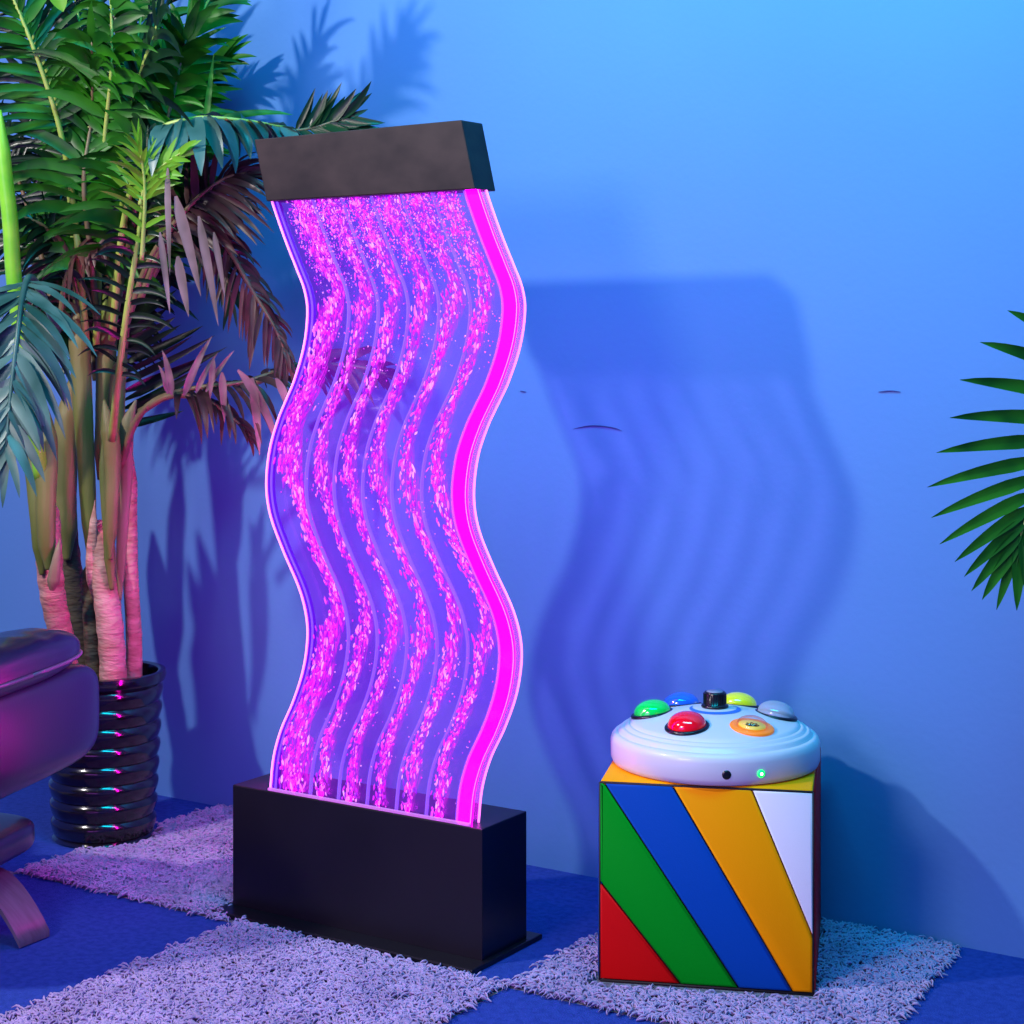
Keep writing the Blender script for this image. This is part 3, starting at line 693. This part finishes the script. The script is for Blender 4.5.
# right: arching frond with broad hanging teal-lit leaflets, tip behind the header
fr_([(112,340,4.78),(124,220,4.66),(150,140,4.56),(190,119,4.52),(240,120,4.54),(285,127,4.58)], n=17, L=.19, w=.050, nrm=U+C_*.25, a0=80, a1=45, droop=1.7, start=.42, r0=.009, mats=('rachis','leaf_teal_lit'), fold=.15, ls=(1.0,.8))
fr_([(200,122,4.56),(250,128,4.6),(300,130,4.62),(345,118,4.62)], n=12, L=.125, w=.021, nrm=C_+U*.2, a0=52, a1=22, droop=-.25, start=.62, r0=.006, mats=('rachis_dark','leaf_dark'), lprof=lambda q: 1.0-.15*q)
mb = MB()
mb.leaf(W(205,128,4.6), U*1.0+RT*.12, C_, .19, .017, -.02); mb.leaf(W(215,122,4.6), RT+U*.36, C_+U*.5, .20, .024, .35); mb.leaf(W(178,122,4.62), RT*.7-U*.25+U*.6, C_+U*.5, .17, .026, .5)
mb.mi = [0]*len(mb.F); rel(mb.build('frond', [M['leaf_green']], palm))
# right: brown-purple fan of leaflets next to the header
fr_([(124,330,4.74),(150,260,4.66),(186,210,4.6),(222,180,4.58),(250,172,4.6)], n=22, L=.21, w=.020, nrm=C_+U*.4, a0=70, a1=10, droop=.55, start=.42, mats=('rachis_dark','leaf_brown'), sides=(1,-1), ls=(1,.75))
fr_([(140,300,4.7),(165,240,4.64),(196,212,4.62),(228,206,4.62)], n=16, L=.18, w=.024, nrm=C_*.7+U*.6, a0=62, a1=15, droop=.75, start=.35, mats=('rachis_dark','leaf_brown'))
# drooping frond with thin dark fingers ending near the panel
fr_([(150,260,4.76),(188,214,4.74),(222,240,4.74),(252,290,4.74),(276,330,4.74),(288,362,4.74)], n=30, L=.19, w=.014, nrm=C_+U*.2, a0=60, a1=24, droop=1.0, start=.3, mats=('rachis_dark','leaf_brown'), ls=(1,.55))
fr_([(150,280,4.8),(180,226,4.78),(205,230,4.78),(222,262,4.78),(232,300,4.78)], n=18, L=.15, w=.013, nrm=C_+U*.2, a0=62, a1=28, droop=1.0, start=.3, mats=('rachis_dark','leaf_dark'))
# pale hanging leaflets in the middle
mb = MB()
for u,v,L_,w_ in ((168,168,.26,.020),(176,196,.25,.034),(199,216,.27,.026),(214,232,.16,.018),(160,232,.20,.018),(178,256,.15,.030)):
    mb.leaf(W(u,v,4.42), RT*random.uniform(-.1,.45)-U, C_+RT*random.uniform(-.6,.4), L_, w_, .3, 7, 0, .4)
mb.mi = [0 if i < 6*14 else 0 for i in range(len(mb.F))]; rel(mb.build('frond', [M['leaf_pale']], palm))
# dark frond behind, leaflets reaching right and slightly up
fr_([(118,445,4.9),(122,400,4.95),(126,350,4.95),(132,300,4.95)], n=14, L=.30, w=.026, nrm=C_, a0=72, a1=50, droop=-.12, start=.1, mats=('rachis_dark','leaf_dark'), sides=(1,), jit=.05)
# magenta lit lower fronds
fr_([(120,470,4.82),(134,425,4.78),(156,400,4.76),(196,388,4.74),(244,382,4.74),(300,364,4.8),(345,366,4.86)], n=24, L=.18, w=.020, nrm=U+C_*.5, a0=66, a1=22, droop=1.1, start=.42, r0=.010, mats=('rachis_dark','leaf_brown'), ls=(1,.45))
fr_([(140,412,4.78),(170,396,4.74),(205,400,4.72),(232,418,4.7),(250,436,4.7)], n=12, L=.10, w=.016, nrm=U+C_*.4, a0=60, a1=20, droop=.9, start=.45, mats=('rachis_dark','leaf_brown'))
mb = MB()
for u,v,dx,L_,w_ in ((172,395,-.1,.12,.022),(184,396,.35,.17,.022),(196,393,.4,.12,.016),(206,392,.5,.13,.016),(168,394,-.15,.08,.016)):
    mb.leaf(W(u,v,4.7), RT*dx+U, C_, L_, w_, .9 if dx < .3 else .35, 8, 0, .5)
for u,v,L_,w_,dx in ((222,372,.13,.022,.05),(238,370,.24,.026,.6),(252,378,.20,.026,.1),(214,360,.10,.018,-.1),(276,378,.12,.022,.4)):
    mb.leaf(W(u,v,4.68), RT*dx-U*.6, C_, L_, w_, .9, 8, 0, .4)
mb.mi = [0]*len(mb.F); rel(mb.build('frond', [M['leaf_pale']], palm))
fr_([(250,384,4.9),(300,366,4.86),(350,366,4.84),(392,374,4.82)], n=11, L=.14, w=.024, nrm=C_+U*.5, a0=50, a1=12, droop=.6, start=.3, mats=('rachis_dark','leaf_brown'))
# big teal-lit frond hanging in front at the left edge
fr_([(58,330,4.72),(34,280,4.5),(24,290,4.4),(17,340,4.32),(10,400,4.28),(6,450,4.26)], n=26, L=.27, w=.030, nrm=C_, a0=68, a1=34, droop=.75, start=.32, r0=.010, mats=('leaf_teal_lit','leaf_teal_lit'), fold=.12)
# bright cane on the left edge
mb = MB(); P3 = [W(0,110,4.6),W(3,160,4.6),(W(10,220,4.62)),W(15,290,4.66),W(30,400,4.72),W(42,480,4.8)]
mb.tube([cr(P3,i/30) for i in range(31)], lambda t: .004+.016*min(1,t*6) if t < .6 else .020, 14); rel(mb.build('cane', [M['stem_bright']], palm))
mb = MB(); mb.leaf(W(56,-12,4.4), RT*.35-U, C_, .06, .05, .2, 6, 0); mb.mi=[0]*len(mb.F); rel(mb.build('frond', [M['leaf_bright']], palm))

# second palm beyond the right edge of the frame, one frond hanging in
P2C = Vector((-.78,3.40,0))
palm2 = thing('potted_palm', 'glossy green palm frond reaching in from the right edge in front of the blue wall', 'palm', P2C)
o = pot(palm2, .12, .15, .40, 8)
def rel2(o): o.location = -P2C; return o
mb = MB(); tp = P2C+Vector((0,0,1.55))
mb.tube([P2C+Vector((0,0,.34)), P2C+Vector((.01,0,.7)), P2C+Vector((-.01,.01,1.1)), tp], .022, 14); rel2(mb.build('trunk', [M['sheath']], palm2))
def frond2(pts3, n, L, w, nrm, a0, a1, droop, start, lp=None):
    mb = MB(); mb.tube([cr(pts3,i/30) for i in range(31)], lambda t: .007*(1-.75*t)+.001, 8, 0)
    for i in range(n):
        t = start+(1-start)*(i+.5)/n; q = (t-start)/(1-start); p = cr(pts3,t); T = (cr(pts3,min(1,t+.02))-cr(pts3,max(0,t-.02))).normalized()
        s = T.cross(nrm).normalized(); nn = s.cross(T).normalized(); g = math.radians(a0+(a1-a0)*q)
        for sg in (1,-1):
            mb.leaf(p, s*sg*math.sin(g)+T*math.cos(g)+nn*.05, nn, L*(lp(q) if lp else 1)*random.uniform(.94,1.06), w, droop, 7, 1, .35)
    mb.leaf(cr(pts3,1), (cr(pts3,1)-cr(pts3,.95)), nrm, L*.5, w*.8, .1, 7, 1, .35)
    rel2(mb.build('frond', [M['rachis'],M['leaf_green']], palm2))
D2 = 3.7
frond2([tp, W(1130,200,D2), W(1098,240,D2), W(1074,330,D2), W(1052,430,D2), W(1032,500,D2), W(1017,545,D2)], 12, .275, .031, CAMV, 112, 12, .12, .50, lambda q: .52+.95*q if q < .45 else .945-.45*(q-.45)/.55)
for an in (20,95,-60):
    a = math.radians(an); d = Vector((math.cos(a),math.sin(a)*.35-.1,0))
    frond2([tp, tp+d*.15+U*.25, tp+d*.4+U*.35, tp+d*.7+U*.15], 12, .22, .026, U, 70, 25, .5, .3)

# ================================================================== LIGHT
def light(name, kind, loc, energy, color, size=.1, target=None, spread=None, size_y=None):
    l = bpy.data.lights.new(name, kind); l.energy = energy; l.color = color
    if kind == 'AREA':
        l.shape = 'RECTANGLE'; l.size = size; l.size_y = size_y or size
        if spread: l.spread = spread
    else: l.shadow_soft_size = size
    o = link(bpy.data.objects.new(name, l)); o.location = loc
    if target is not None: o.rotation_euler = (Vector(target)-Vector(loc)).to_track_quat('-Z','Y').to_euler()
    return o
light('ceiling_spot', 'POINT', (-4.0,.7,3.2), 330, (1.0,.93,.9), .08)
light('cyan_wash', 'AREA', (-1.2,2.4,3.7), 62, (.0,.6,.85), 2.4, (-1.6,3.92,2.4), size_y=.5, spread=math.radians(115))
light('room_light', 'AREA', (-2.4,-.8,2.5), 60, (1.0,.86,.82), .9, (-2.0,3.6,.6))
light('violet_room_light', 'AREA', (-2.2,-.4,.9), 34, (.62,.10,1.0), 2.0, (-2.4,3.9,1.0))
w = bpy.data.worlds.new('World'); SC.world = w; w.use_nodes = True
w.node_tree.nodes['Background'].inputs['Color'].default_value = (.065,.12,1.0,1)
w.node_tree.nodes['Background'].inputs['Strength'].default_value = .36

# ================================================================== CAMERA
cam = bpy.data.cameras.new('Camera'); co = link(bpy.data.objects.new('Camera', cam))
cam.sensor_width = 36; cam.lens = FPX/1024*36; cam.shift_y = -182/1024
co.location = (0,0,HC); co.rotation_euler = (PI/2,0,AL); cam.clip_start = .05
SC.camera = co
SC.view_settings.view_transform = 'Standard'; SC.view_settings.look = 'None'; SC.view_settings.gamma = 1; SC.view_settings.exposure = .35
SC.view_settings.use_curve_mapping = False
SC.cycles.transparent_max_bounces = 24
SC.cycles.use_denoising = True
SC.cycles.sample_clamp_indirect = 6
